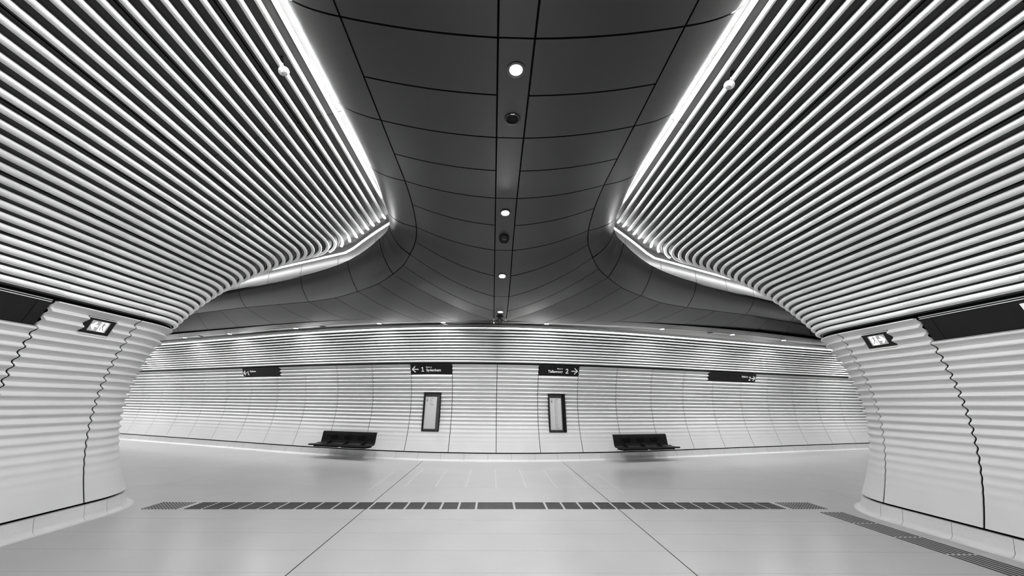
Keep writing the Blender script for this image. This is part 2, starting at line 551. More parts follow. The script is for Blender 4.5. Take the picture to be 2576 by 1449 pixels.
SG = {  # notches for signs: s0, s1
    'a': (far_s(-2.655), far_s(-1.300)), 'b': (far_s(1.465), far_s(2.800)),
    'c': (far_s(-9.60), far_s(-7.76)), 'd': (far_s(7.90), far_s(10.16))}
PO = {'a': (far_s(-2.215), far_s(-1.662)), 'b': (far_s(1.800), far_s(2.360))}
PZ0, PZ1 = 0.785, 1.940
SGZ = 2.50
fj = [0.0, SG['a'][1], SG['a'][0], SG['b'][0], SG['b'][1]]
s = SG['a'][0]
while s > FS0 + 1.5:
    s -= 1.40; fj.append(s)
s = SG['b'][1]
while s < FS1 - 1.5:
    s += 1.40; fj.append(s)
fj = sorted(fj)
for a, b in zip(fj[:-1], fj[1:]):
    if a < FS0 + 3 or b > FS1 - 2: pass
    holes = []; ex = []; cset = [a + 0.009, b - 0.009]
    for k, (n0, n1) in SG.items():
        lo, hi = max(a, n0), min(b, n1)
        if hi - lo > 0.02:
            holes.append((lo - (0.05 if n0 <= a + .02 else 0), hi + (0.05 if n1 >= b - .02 else 0), SGZ, 9)); ex.append(SGZ)
            cset += [x for x in (lo, hi) if a + 0.02 < x < b - 0.02]
    for k, (n0, n1) in PO.items():
        if a < n0 < b:
            holes.append((n0, n1, PZ0, PZ1)); ex += [PZ0, PZ1]; cset += [n0, n1]
    cset.append((a + b) / 2)
    surf_panel('wall_panel', PF, BF, sorted(cset), zrows(0.230, FTOP, extra=ex), holes, 'panel', wf, depth=lambda q, z, h=holes, a=a, b=b: 0.06 if h and ((a + 0.02 < q < b - 0.02) or z > SGZ - 0.02) else 0.010)
for j in range(FN):
    z = FZ0 + FDZ * j
    dz_, do_ = 0.05, f_off(z + 0.05) - f_off(z)
    l = math.hypot(dz_, do_); az, ao = dz_ / l, do_ / l
    C, A, B = [], [], []
    for s in np.linspace(FS0 + 3, FS1 - 3, 140):
        p, t, n = far_pt(s); c = far_at(s, f_off(z), z)
        C.append(c); A.append((n[0] * ao, n[1] * ao, az)); B.append((n[0] * az, n[1] * az, -ao))
    sweep('slat', C, A, B, [(a * 0.86, b * 0.9) for a, b in SECT], 'slat', wf)
surf_panel('backing_board', lambda s, z: far_at(s, f_off(z) - 0.045, z), BF, list(np.linspace(FS0, FS1, 60)), [2.78, 3.0, 3.3, 3.6, 3.95], [], 'backing', wf, depth=0.01)
def PC(s, o, z): return far_at(s, -o, z)
sp = []; s = FS0 + 0.3
while s < FS1 - 0.8:
    sp.append((s + 0.002, s + 0.698)); s += 0.70
curb('baseboard_far', 'coved precast curb along the far wall', PC, sp, lambda a, b: [a, (a + b) / 2, b])

# walls closing the tunnels out of view
def plain_wall(name, pts, label):
    o = mk(name, pts, [(0, 1, 2, 3)], 'panel', smooth=False); tag(o, label, kind='structure')
plain_wall('wall_back', [(-7, -5, 0), (7, -5, 0), (7, -5, 6.2), (-7, -5, 6.2)], 'plain white wall closing the tunnel behind the viewer')
for sd, nm in ((-1, 'wall_end_left'), (1, 'wall_end_right')):
    (pu, py), n = contour(6.2, S_END - 0.4)
    a = (pu - n[0] * 0.3, py - n[1] * 0.3); b = (pu + n[0] * 8.0, py + n[1] * 8.0)
    plain_wall(nm, [W3(sd, *a, 0), W3(sd, *b, 0), W3(sd, *b, 5.5), W3(sd, *a, 5.5)], 'plain white wall closing the side tunnel, ' + ('left' if sd < 0 else 'right'))

# ------------------------------------------------------------------ ceiling
SPY = [2.755, 3.448, 4.151, 4.845, 5.548, 6.274, 7.044, 7.849, 8.717, 9.75, 10.85]
SPZ = [4.985, 4.975, 4.965, 4.937, 4.889, 4.754, 4.584, 4.312, 4.083, 3.97, 3.94]
SPX = {-1: -0.005, 1: 0.355}
NEAR = {-1: [(-1.2, 10.98), (-2.13, 11.06), (-3.15, 11.22), (-4.08, 11.45), (-5.25, 11.84), (-6.79, 12.40), (-8.5, 13.15), (-10.2, 13.86), (-12.0, 14.64), (-14.0, 15.50), (-17.0, 16.8), (-20.0, 18.1)],
        1: [(1.5, 10.98), (2.4, 11.05), (3.35, 11.17), (4.3, 11.33), (5.4, 11.57), (6.9, 11.98), (8.5, 12.50), (10.2, 13.2), (12.0, 13.95), (14.0, 14.70), (17.0, 15.75), (20.0, 16.8)]}
RING = [(1.673, 6.207, 5.107), (1.718, 6.871, 4.979), (1.803, 7.264, 4.838), (1.992, 7.673, 4.713), (2.225, 8.073, 4.599), (2.53, 8.40, 4.50), (3.0, 8.88, 4.41), (3.66, 9.38, 4.35), (4.43, 9.90, 4.31), (5.34, 10.33, 4.30), (6.43, 10.79, 4.32), (7.69, 11.33, 4.35), (8.87, 11.92, 4.38), (10.0, 12.48, 4.40), (11.2, 13.1, 4.42), (12.6, 13.8, 4.44), (15.0, 14.95, 4.46), (18.0, 16.4, 4.48)]
LIP = [(-10, (2.37, -4.22, 5.62)), (0, (2.37, 2.755, 5.62)), (3, (2.37, 4.85, 5.62)), (4, (2.38, 5.6, 5.62)), (5, (2.40, 6.4, 5.59)), (6, (2.405, 7.02, 5.49)), (7, (2.405, 7.25, 5.38)), (8, (2.42, 7.37, 5.27)), (9, (2.48, 7.42, 5.13)), (10, (2.63, 7.48, 5.00)), (11, (2.98, 7.78, 4.87)), (12, (3.57, 8.31, 4.78)), (13, (4.30, 8.83, 4.73)), (14, (5.13, 9.31, 4.70)), (15, (6.24, 9.92, 4.70)), (16, (7.49, 10.56, 4.70)), (17, (8.57, 11.13, 4.70)), (18, (9.7, 11.73, 4.70)), (19, (10.9, 12.36, 4.70)), (20, (12.3, 13.1, 4.70)), (21, (14.7, 14.4, 4.70)), (22, (17.7, 16.0, 4.70))]
KMIN, KMAX = -10, 22
ring_pts = [(k, (1.675, 2.755 + 0.698 * k, 5.195)) for k in range(KMIN, 4)] + [(4, (1.67, 5.548, 5.18))] + [(5 + i, r) for i, r in enumerate(RING)]
def spine_pts(sd):
    p = [(k, (SPX[sd], 2.755 + 0.698 * k, 4.985)) for k in range(KMIN, 0)]
    p += [(k, (SPX[sd], SPY[k], SPZ[k])) for k in range(11)]
    p += [(11 + i, (a, b, 3.94)) for i, (a, b) in enumerate(NEAR[sd])]
    return p
SPN = {sd: spine_pts(sd) for sd in (-1, 1)}
def ringp(sd, k):
    u, y, z = catmull(ring_pts, k); return np.array(W3(sd, u, y, z))
def lipp(sd, k):
    u, y, z = catmull(LIP, k); return np.array(W3(sd, u, y, z))
def spinep(sd, k):
    if k <= 10: 
        p = catmull(SPN[sd], k); p[0] = SPX[sd]; return p
    return catmull([q for q in SPN[sd] if q[0] >= 10], k)
def sheet(sd, k, t):
    """t = 0 at the ring joint, 1 at the spine"""
    a, b = ringp(sd, k), spinep(sd, k)
    p = a * (1 - t) + b * t
    p[2] = b[2] + (a[2] - b[2]) * ((1 - t) ** 2 * 0.75 + (1 - t) * 0.25)
    return p
def nose(sd, k, t):
    """bull nose: t = 0 at the ring joint, 1 at the lip"""
    a, d = ringp(sd, k), lipp(sd, k)
    dz = d[2] - a[2]; xy = d - a; xy[2] = 0
    b = a + xy * 0.45 + np.array((0, 0, 0.17 * dz)); c = d - xy * 0.10 - np.array((0, 0, 0.52 * dz))
    return a * (1 - t) ** 3 + 3 * b * t * (1 - t) ** 2 + 3 * c * t * t * (1 - t) + d * t ** 3

# black void above the panels
vs = []; fs = []
for sd in (-1, 1):
    ks = np.arange(KMIN, KMAX + 0.01, 0.5); tt = np.linspace(0, 1, 9); n0 = len(vs)
    for k in ks:
        for t in tt: p = sheet(sd, k, t); vs.append((p[0], p[1], p[2] + 0.06))
    for a in range(len(ks) - 1):
        for b in range(len(tt) - 1):
            q = n0 + a * len(tt) + b; fs.append((q, q + 1, q + len(tt) + 1, q + len(tt)))
    n0 = len(vs)
    for k in ks:
        for t in tt:
            p = nose(sd, k, t); c = sheet(sd, k, 0.6); w = (c - p); w[2] = 0; w = w / max(1e-6, np.linalg.norm(w))
            p = p + w * 0.05 + np.array((0, 0, 0.04)); vs.append(tuple(p))
    for a in range(len(ks) - 1):
        for b in range(len(tt) - 1):
            q = n0 + a * len(tt) + b; fs.append((q, q + 1, q + len(tt) + 1, q + len(tt)))
n0 = len(vs)
ks = np.arange(KMIN, 10.01, 0.5)
for k in ks:
    for sd in (-1, 1): p = spinep(sd, k); vs.append((p[0], p[1], p[2] + 0.06))
for a in range(len(ks) - 1): fs.append((n0 + 2 * a, n0 + 2 * a + 1, n0 + 2 * a + 3, n0 + 2 * a + 2))
ce = mk('ceiling', vs, fs, 'black')
tag(ce, 'dark metal ceiling hull hanging between the slatted walls', kind='structure')

UP = lambda a, b: (0, 0, 1)
def ceil_panel(name, fn, k0, k1, t0, t1, nk, nt, gk=0.010, gt=0.010, m='ceiling', up=UP):
    la = np.linalg.norm(fn(k0, 0.5) - fn(k1, 0.5)) / (k1 - k0); lt = np.linalg.norm(fn((k0 + k1) / 2, t0) - fn((k0 + k1) / 2, t1)) / (t1 - t0)
    ek, et = gk / 2 / max(la, 0.1), gt / 2 / max(lt, 0.1)
    return surf_panel(name, lambda k, t: tuple(fn(k, t)), up, list(np.linspace(k0 + ek, k1 - ek, nk)), list(np.linspace(t0 + et, t1 - et, nt)), [], m, ce, depth=0.03, angle=50)
for sd in (-1, 1):
    for k in range(KMIN, KMAX):
        w = 0.022 if 10 > k else 0.016
        ceil_panel('ceiling_panel', lambda kk, t, s=sd: sheet(s, kk, t), k, k + 1, 0, 1, 7, 17, w, 0.016)
    for k in range(KMIN, KMAX, 2):
        def bk(kk, t, s=sd):
            p = nose(s, kk, t); c = sheet(s, kk, 0.5); w = c - p; w[2] = 0; w = w / np.linalg.norm(w)
            return (w[0] * t, w[1] * t, 1 - 0.8 * t)
        ceil_panel('edge_panel', lambda kk, t, s=sd: nose(s, kk, t), k, k + 2, 0, 1, 17, 17, 0.022, 0.022, up=bk)
def spine_strip(k, t): return spinep(-1, k) * (1 - t) + spinep(1, k) * t
for k in range(KMIN, 10, 2):
    ceil_panel('spine_panel', spine_strip, k, k + 2, 0, 1, 13, 3, 0.020, 0.026)
# strip with lights along the side tunnels and the rim up to the far wall
def near_line(s):                           # s = far wall arc length -> near edge of the light strip
    pts = NEAR[-1][::-1] + [(-0.005, 10.95), (0.355, 10.95)] + NEAR[1]
    x = np.array([p[0] for p in pts]); y = np.array([p[1] for p in pts])
    return x, y
_nx, _ny = near_line(0)
_nxx = np.linspace(-20, 20, 840); _nyy = np.interp(_nxx, _nx, _ny)
for _ in range(60): _nyy[1:-1] = 0.25 * _nyy[:-2] + 0.5 * _nyy[1:-1] + 0.25 * _nyy[2:]
def strip_pt(x, d, z=3.94):
    y = float(np.interp(x, _nxx, _nyy)); g = float(np.interp(x + .1, _nxx, _nyy) - np.interp(x - .1, _nxx, _nyy)) / .2
    l = math.hypot(1, g)
    return np.array((x - g / l * d, y + d / l, z))
xb = list(np.arange(-19.6, 19.61, 1.4))
for a, b in zip(xb[:-1], xb[1:]):
    ceil_panel('light_strip_panel', lambda x, t: strip_pt(x, 0.01 + 0.30 * t), a, b, 0, 1, 5, 3, 0.006, 0.006)
def rim(x, t):
    p = strip_pt(x, 0.315)
    s = far_s(x); q = np.array(far_at(s, f_off(3.88) + 0.16, 3.90))
    return p * (1 - t) + q * t
for a, b in zip(xb[:-1], xb[1:]):
    ceil_panel('rim_panel', rim, a + 0.7, min(b + 0.7, 19.6), 0, 1, 5, 4, 0.006, 0.006)
# lid above strip and rim so no light leaks in
lid = [strip_pt(x, d, z) for x in np.linspace(-19.6, 19.6, 41) for d, z in ((-0.36, 3.975), (-0.3, 4.05), (0.5, 4.02), (2.6, 4.5))]
mk('upper_lid', lid, [(4 * a + b, 4 * a + b + 1, 4 * a + b + 5, 4 * a + b + 4) for a in range(40) for b in range(3)], 'black', ce)
# pale upstand between the lip and the cove light in the side tunnels
def led_pt(u, dq=0.0):
    y = (QLED + dq + SF * u) / CF
    i = f_idx_u(u)
    z = max(5.03, SZ(i) - 0.13) if u < 4 else 5.03
    return u, y, z
def f_idx_u(u):
    lo, hi = -2.0, 36.0
    for _ in range(40):
        mid = (lo + hi) / 2
        if SU(mid) > u: lo = mid
        else: hi = mid
    return lo
lu = [catmull(LIP, k) for k in np.arange(8, 22.01, 0.25)]
def lipz(u): return float(np.interp(u, [p[0] for p in lu], [p[2] for p in lu]))
for sd in (-1, 1):
    ub = [2.40, 2.95, 4.0, 5.2, 6.4, 7.6, 8.8, 10.0, 11.2, 12.4, 13.6, 15.0]
    for a, b in zip(ub[:-1], ub[1:]):
        def cv(u, t, s=sd):
            uu, y, z = led_pt(u, 0.22)
            return np.array(W3(s, u, y, (lipz(u) - 0.06) * (1 - t) + (z + 0.06) * t))
        ceil_panel('cove_panel', cv, a, b, 0, 1, 9, 3, 0.014, 0.0, m='cove', up=lambda k, t: (0, 1, 0))
    # lid over the cove
    lidv = []
    for u in np.linspace(2.2, 15.2, 30):
        uu, y, z = led_pt(u)
        lidv += [W3(sd, u, y - 0.12, z + 0.42), W3(sd, u, y + 0.26, z + 0.30), W3(sd, u, y + 0.26, z - 0.2)]
    mk('cove_lid', lidv, [(3 * a + b, 3 * a + b + 1, 3 * a + b + 4, 3 * a + b + 3) for a in range(29) for b in range(2)], 'frame', ce)

# ------------------------------------------------------------------ cove lights
for sd, nm in ((-1, 'left'), (1, 'right')):
    r = empty('cove_light', W3(sd, *led_pt(4.0)))
    tag(r, 'bright linear cove light above the ceiling edge at the %s corner' % nm, 'light', 'cove lights at the tunnel corners')
    ub = [2.46, 3.25, 4.6, 5.9, 7.2, 8.5, 9.8, 11.0, 12.3, 13.6, 15.0]
    for a, b in zip(ub[:-1], ub[1:]):
        p = [Vector(W3(sd, *led_pt(u, 0.055))) for u in np.linspace(a + 0.006, b - 0.006, 7)]
        o = MB().tube(p, 0.020, 8).build('light_tube', 'led', None)
        o.parent = r; o.matrix_parent_inverse = r.matrix_world.inverted() if False else Matrix.Translation(-Vector(r.location))
    for a in np.arange(Y_BACK + 0.2, 6.8, 1.2):
        for (u_, z_, r_, m_, e_) in ((2.455, 5.585, 0.008, 'led_lip', 6.8), (2.325, 5.665, 0.010, 'led_fill', 6.4)):  # edge cove tube, then the added fill tube for the slats
            o = MB().tube([W3(sd, u_, a, z_), W3(sd, u_, min(a + 1.18, e_), z_)], r_, 6).build('light_tube', m_, None)
            o.parent = r; o.matrix_parent_inverse = Matrix.Translation(-Vector(r.location))
r = empty('cove_light', far_at(0, 0.5, 3.9))
tag(r, 'thin slot light along the top slat of the far wall', 'light', 'cove lights')
ub = list(np.arange(FS0 + 4.5, FS1 - 4.5, 2.4))
for a, b in zip(ub[:-1], ub[1:]):
    o = MB().tube([far_at(q, f_off(3.9) + 0.125, 3.975) for q in np.linspace(a + 0.01, b - 0.01, 7)], 0.010, 6).build('light_tube', 'led_far', None)
    o.parent = r; o.matrix_parent_inverse = Matrix.Translation(-Vector(r.location))

# ------------------------------------------------------------------ fittings in the ceiling
def spine_z(y): 
    ys = [2.755 + .698 * k for k in range(-10, 0)] + SPY; zs = [4.985] * 10 + SPZ
    return float(np.interp(y, ys, zs))
def spine_tilt(y): return math.atan2(spine_z(y + 0.12) - spine_z(y - 0.12), 0.24)
def downlight(x, y, z, label, group, r=0.085, power=DOWN_W, lamp=True, spread=180):
    o = empty('downlight', (x, y, z))
    tag(o, label, 'light', group)
    MB().lathe([(r * 0.80, 0.002), (r * 0.80, -0.004), (r * 1.0, -0.006), (r * 1.12, -0.003), (r * 1.12, 0.002)], 28).build('trim_ring', 'frame', o)
    MB().lathe([(r * 0.78, 0.0), (r * 0.78, -0.0035)], 28).build('lens', 'lens', o)
    if lamp:
        la = bpy.data.lights.new('downlight_lamp', 'AREA'); la.shape = 'DISK'; la.size = r * 1.5; la.energy = power; la.spread = math.radians(spread)
        lo = bpy.data.objects.new('downlight_lamp', la); COL.objects.link(lo); lo.parent = o; lo.location = (0, 0, -0.012)
    return o
gsp = 'downlights along the ceiling spine'
for y, lab in ((3.107, 'largest downlight on the ceiling spine, nearest the viewer'), (5.92, 'downlight on the ceiling spine just before the black dome camera'),
               (7.85, 'downlight on the ceiling spine just past the black dome camera'), (9.81, 'farthest downlight on the ceiling spine, above the hanging camera'),
               (0.4, 'downlight on the ceiling spine right above the viewer'), (-2.5, 'downlight on the ceiling spine behind the viewer')):
    downlight(0.17 if y > 5 else 0.19, y, spine_z(y) - 0.004, lab, gsp, power=DOWN_W * (0.45 if y > 9 else 1.0)).rotation_euler.x = spine_tilt(y)
gst = 'small downlights along the far wall'
for x, lab in ((-12.0, 'leftmost small downlight, next to the left slat corner'), (-9.6, 'small downlight second from the left slat corner'), (-6.6, 'small downlight above the black platform 1 sign'),
               (-3.55, 'small downlight left of the Sydenham sign'), (-1.53, 'small downlight above the Sydenham sign'), (1.6, 'small downlight above the Tallawong sign'),
               (-15.0, 'small downlight deep in the left side tunnel, hidden by the corner'), (-18.0, 'second small downlight deep in the left side tunnel, hidden by the corner'),
               (15.0, 'small downlight deep in the right side tunnel, hidden by the corner'), (18.0, 'second small downlight deep in the right side tunnel, hidden by the corner'),
               (5.38, 'small downlight right of the Tallawong sign, above the right bench'), (8.14, 'small downlight above the platform 2 sign'), (10.67, 'rightmost small downlight, next to the right slat corner')):
    p = strip_pt(x, 0.16)
    downlight(p[0], p[1], 3.936, lab, gst, r=0.085, power=DOWN_W * (0.22 if abs(x) < 6 else 0.42 if abs(x) < 13 else 0.8), spread=150)
def speaker(x, y, z, label, group, clip=False):
    o = empty('ceiling_speaker', (x, y, z)); tag(o, label, 'speaker', group)
    MB().lathe([(0.075, 0.002), (0.075, -0.005), (0.088, -0.008), (0.098, -0.004), (0.098, 0.002)], 28).build('trim_ring', 'steel', o)
    MB().lathe([(0.076, 0.0), (0.076, -0.003), (0.05, -0.004)], 28).build('grille', 'black', o)
    if y < 9 and abs(x) < 1: o.rotation_euler.x = spine_tilt(y)
    if clip: MB().box((0, -0.088, -0.009), (0.024, 0.006, 0.004)).build('clip', 'plastic', o, smooth=False)
speaker(0.188, 3.81, spine_z(3.81) - 0.002, 'black round ceiling speaker with white clip near the largest downlight', 'black ceiling speakers', True)
speaker(0.165, 8.29, spine_z(8.29) - 0.002, 'black round ceiling speaker beyond the dome camera on the spine', 'black ceiling speakers')
for x, lab in ((-11.1, 'black ceiling speaker between the two leftmost small downlights'), (-5.55, 'black ceiling speaker left of the bench, along the far wall'), (7.2, 'black ceiling speaker along the far wall on the right')):
    p = strip_pt(x, 0.16); speaker(p[0], p[1], 3.937, lab, 'black ceiling speakers')
# dome camera
o = empty('dome_camera', (0.172, 6.65, spine_z(6.65) - 0.002)); tag(o, 'black dome security camera on the ceiling spine', 'camera'); o.rotation_euler.x = spine_tilt(6.65)
MB().lathe([(0.10, 0.004), (0.10, -0.02), (0.092, -0.028)], 28).build('housing', 'steel', o)
MB().lathe([(0.09, -0.024), (0.086, -0.055), (0.070, -0.085), (0.045, -0.106), (0.012, -0.114)], 28).build('dome', 'black', o)
MB().box((0, -0.065, -0.062), (0.03, 0.006, 0.02)).build('lens_window', 'frame', o)
# hanging camera at the end of the spine
o = empty('hanging_camera', (0.165, 10.3, 3.945)); tag(o, 'black hanging camera with side brackets at the end of the spine', 'camera')
MB().lathe([(0.10, 0.004), (0.10, -0.012), (0.07, -0.018), (0.045, -0.03)], 24).build('ceiling_plate', 'steel', o)
MB().lathe([(0.04, -0.02), (0.05, -0.06), (0.062, -0.09), (0.062, -0.13), (0.05, -0.19), (0.03, -0.215), (0.01, -0.222)], 24).build('body', 'black', o)
for sx in (-1, 1): MB().tube([(sx * 0.055, 0, -0.08), (sx * 0.09, 0, -0.10), (sx * 0.098, 0, -0.115)], 0.014, 8).build('bracket', 'black', o)

# smoke detectors on the slats
for sd, y, lab in ((-1, 3.72, 'white smoke detector hanging on a slat, left of the ceiling'), (1, 3.76, 'white smoke detector hanging on a slat, right of the ceiling')):
    u, z = SU(31), SZ(31)
    du, dz = SU(31.5) - SU(30.5), SZ(31.5) - SZ(30.5); l = math.hypot(du, dz); du /= l; dz /= l
    ax = (Vector((0, 1, 0)), Vector((sd * du, 0, dz)), Vector((sd * dz, 0, -du)))      # third axis points back into the vault
    c = Vector(W3(sd, u, y, z)) - ax[2] * 0.03
    o = empty('smoke_detector', c); tag(o, lab, 'detector', 'smoke detectors on the slats')
    z0 = Vector((0, 0, 0))
    MB().lathe([(0.045, 0.012), (0.060, 0.008), (0.062, -0.012), (0.056, -0.022), (0.044, -0.026), (0.042, -0.030)], 28, z0, ax).build('base', 'plastic', o)
    MB().lathe([(0.038, -0.028), (0.036, -0.040), (0.030, -0.044)], 24, z0, ax).build('sensor_cap', 'plastic', o)
    for rr in (0.033, 0.022, 0.012):
        MB().lathe([(rr, -0.0435), (rr, -0.0475), (rr - 0.004, -0.0475), (rr - 0.004, -0.0435)], 20, z0, ax, cap=False).build('vent_ring', 'paper', o)
    MB().tube([ax[0] * -0.055 + ax[1] * 0.02 + ax[2] * 0.0, ax[0] * -0.085 + ax[1] * 0.03 + ax[2] * 0.02], 0.009, 8).build('clip', 'chrome', o)
    MB().prism([(-0.07, 0.0), (-0.07, 0.05), (-0.13, 0.075), (-0.145, 0.055), (-0.115, 0.03), (-0.145, 0.005), (-0.10, -0.01)], 0.045, 0.052, ax, z0).build('cable_bracket', 'black', o, smooth=False)

# ------------------------------------------------------------------ signs on the side walls
def wall_frame(side):
    """frame on the side wall: a = rightwards as read, b = up, c = towards the room"""
    if side < 0: return Vector((0, 1, 0)), Vector((0, 0, 1)), Vector((1, 0, 0))
    return Vector((0, -1, 0)), Vector((0, 0, 1)), Vector((-1, 0, 0))
def lean(fr, z0, z1):
    k = (WU(z0) - WU(z1)) / (z1 - z0)       # walls lean in towards the top
    b = (fr[1] + fr[2] * k).normalized(); c = fr[0].cross(b)
    if c.dot(fr[2]) < 0: c = -c
    return fr[0], b, c
for side, nm, j1 in ((-1, 'left', JOINT[-1][1]), (1, 'right', JOINT[1][1])):
    st = JOINT[side][0] - JOINT[side][1]
    fr = lean(wall_frame(side), 2.53, 2.86)
    y1 = j1 - 0.01; y0 = j1 - 2 * st + 0.01; zc = (2.535 + 2.862) / 2
    c = Vector(W3(side, WU(zc) + 0.042, (y0 + y1) / 2, zc))
    o = empty('platform_sign', c); tag(o, 'long black sign panel set into the top of the %s wall' % nm, 'sign', 'black signs in the side walls')
    hl, hh = (y1 - y0) / 2, 0.162
    cut = 0.14
    near = 1 if side < 0 else -1
    a_end = near * hl
    # short end board and main board, with a seam between them
    a0, a1 = sorted((a_end, a_end - near * cut)); b0, b1 = sorted((a_end - near * (cut + 0.006), -a_end))
    MB().box(fr[0] * ((b0 + b1) / 2), ((b1 - b0) / 2, hh, 0.008), fr).build('board', 'sign', o, smooth=False)
    MB().box(fr[0] * ((a0 + a1) / 2), ((a1 - a0) / 2, hh, 0.008), fr).build('end_board', 'sign', o, smooth=False)
    MB().box(fr[1] * (hh + 0.010) + fr[2] * 0.004, (hl, 0.004, 0.008), fr).build('top_trim', 'trim', o, smooth=False)
    MB().box(fr[1] * (hh + 0.034) + fr[2] * 0.000, (hl, 0.005, 0.006), fr).build('top_rail', 'trim', o, smooth=False)
    MB().box(fr[1] * -(hh + 0.006) + fr[2] * 0.004, (hl, 0.0025, 0.006), fr).build('bottom_trim', 'trim', o, smooth=False)
    if side > 0:
        ya = c.y - 4.02                       # white tile of the sign, only its corner is in view
        MB().prism([(ya - 0.11, -0.10), (ya + 0.12, -0.10), (ya + 0.12, 0.125), (ya - 0.11, 0.125)], 0.008, 0.0105, fr, (0, 0, 0)).build('sign_tile', 'white', o, smooth=False)

# exit signs
def man(m, h0, h1, fr, o, s, flip):
    q = lambda pts: [(p[0] * s * flip, p[1] * s) for p in pts]
    cir = [(0.06 + 0.085 * math.cos(a), 0.72 + 0.085 * math.sin(a)) for a in np.linspace(0, 2 * math.pi, 12, endpoint=False)]
    cir = q(cir)
    if flip < 0: cir = cir[::-1]
    m.prism(cir, h0, h1, fr, o)
    for pts, w in (([(0.0, 0.55), (0.06, 0.10)], 0.17), ([(-0.02, 0.55), (-0.30, 0.42), (-0.42, 0.25)], 0.07), ([(0.04, 0.54), (0.28, 0.46), (0.42, 0.58)], 0.07),
                   ([(0.04, 0.10), (-0.16, -0.25), (-0.46, -0.62)], 0.09), ([(0.08, 0.10), (0.30, -0.10), (0.20, -0.48), (0.36, -0.52)], 0.09)):
        m.stroke(q(pts), w * s, h0, h1, fr, o)
for side, nm, (y0, y1) in ((-1, 'left', (5.42, 5.84)), (1, 'right', (5.66, 6.10))):
    fr = lean(wall_frame(side), 2.55, 2.78)
    zc = 2.668
    c = Vector(W3(side, WU(zc) + 0.004, (y0 + y1) / 2, zc))
    o = empty('exit_sign', c)
    tag(o, 'lit exit sign with running figure and arrow pointing %s, in a black box' % nm, 'sign', 'exit signs')
    hl, hh = (y1 - y0) / 2 - 0.002, 0.119
    MB().box(fr[2] * -0.02, (hl, hh, 0.02), fr).build('housing', 'sign', o, smooth=False)
    MB().box(fr[1] * (hh - 0.004) + fr[2] * 0.004, (hl, 0.004, 0.006), fr).build('top_edge', 'trim', o, smooth=False)
    pw, ph = 0.130, 0.078
    MB().box(fr[2] * 0.002, (pw, ph, 0.003), fr).build('lit_panel', 'exit_grey', o, smooth=False)
    fl_ = -1 if side < 0 else 1
    # doorway field with the running figure, arrow beside it
    dx = -fl_ * 0.055
    MB().box(fr[0] * dx + fr[2] * 0.0045, (0.052, 0.072, 0.001), fr).build('doorway', 'exit_white', o, smooth=False)
    m = MB(); man(m, 0.0058, 0.0072, fr, fr[0] * (dx + fl_ * 0.004) + fr[1] * -0.002, 0.088, fl_); m.build('running_figure', 'frame', o, smooth=False)
    m = MB(); ac = fl_ * 0.070
    m.stroke([(ac - fl_ * 0.042, 0.0), (ac + fl_ * 0.030, 0.0)], 0.030, 0.0052, 0.0066, fr, (0, 0, 0))
    m.stroke([(ac - fl_ * 0.008, 0.048), (ac + fl_ * 0.038, 0.0), (ac - fl_ * 0.008, -0.048)], 0.026, 0.0052, 0.0066, fr, (0, 0, 0))
    m.build('arrow', 'exit_white', o, smooth=False)
    MB().box(fr[1] * -(hh + 0.012) + fr[2] * -0.01, (hl, 0.010, 0.028), fr).build('sill', 'panel', o, smooth=False)

# ------------------------------------------------------------------ signs and line maps on the far wall
def far_sign(key, label, seams):
    s0, s1 = SG[key]; sm = (s0 + s1) / 2
    z0, z1 = SGZ + 0.006, 2.825; zc = (z0 + z1) / 2
    fr = far_frame(sm)
    pa, pb = Vector(far_at(s0, f_off(zc), zc)), Vector(far_at(s1, f_off(zc), zc))
    fr0 = (pb - pa).normalized(); c = (pa + pb) / 2
    k = (f_off(z1) - f_off(z0)) / (z1 - z0)
    b = (fr[1] + fr[2] * k).normalized(); nrm = fr0.cross(b); 
    if nrm.dot(fr[2]) < 0: nrm = -nrm
    fr = (fr0, b, nrm)
    c = c + nrm * 0.004
    o = empty('platform_sign', c); tag(o, label, 'sign', 'black signs on the far wall')
    hl, hh = (pb - pa).length / 2 - 0.004, (z1 - z0) / 2
    xs_ = [-hl] + [x * hl for x in seams] + [hl]
    for a, b_ in zip(xs_[:-1], xs_[1:]):
        MB().box(fr[0] * ((a + b_) / 2), ((b_ - a) / 2 - 0.003, hh, 0.010), fr).build('board', 'sign', o, smooth=False)
    MB().box(fr[1] * (hh + 0.0) + fr[2] * 0.002, (hl, 0.003, 0.010), fr).build('top_trim', 'frame', o, smooth=False)
    return o, fr, hl, hh
def arrow_mesh(o, fr, x, d, sz, w, y=0.0):
    m = MB()
    m.stroke([(x - d * sz * 0.5, y), (x + d * sz * 0.45, y)], w, 0.010, 0.012, fr, (0, 0, 0))
    m.stroke([(x + d * sz * 0.02, y + sz * 0.46), (x + d * sz * 0.5, y), (x + d * sz * 0.02, y - sz * 0.46)], w, 0.010, 0.012, fr, (0, 0, 0))
    m.build('arrow', 'white', o, smooth=False)
def digit_one(o, fr, x, y, h):
    m = MB(); w = h * 0.17
    m.stroke([(x, y + w * 0.3), (x, y + h - w * 0.3)], w, 0.010, 0.012, fr, (0, 0, 0))
    m.stroke([(x - h * 0.24, y + h * 0.80), (x - w * 0.1, y + h - w * 0.45)], w * 0.95, 0.010, 0.0121, fr, (0, 0, 0))
    m.stroke([(x - h * 0.24, y + w * 0.5), (x + h * 0.24, y + w * 0.5)], w * 0.95, 0.010, 0.0122, fr, (0, 0, 0))
    m.build('platform_number', 'white', o, smooth=False)
o, fr, hl, hh = far_sign('a', 'black sign with left arrow reading 1 Metro to Sydenham', [])
T = lambda x, y: fr[0] * x + fr[1] * y + fr[2] * 0.0095
arrow_mesh(o, fr, -0.53, -1, 0.20, 0.030, -0.01)
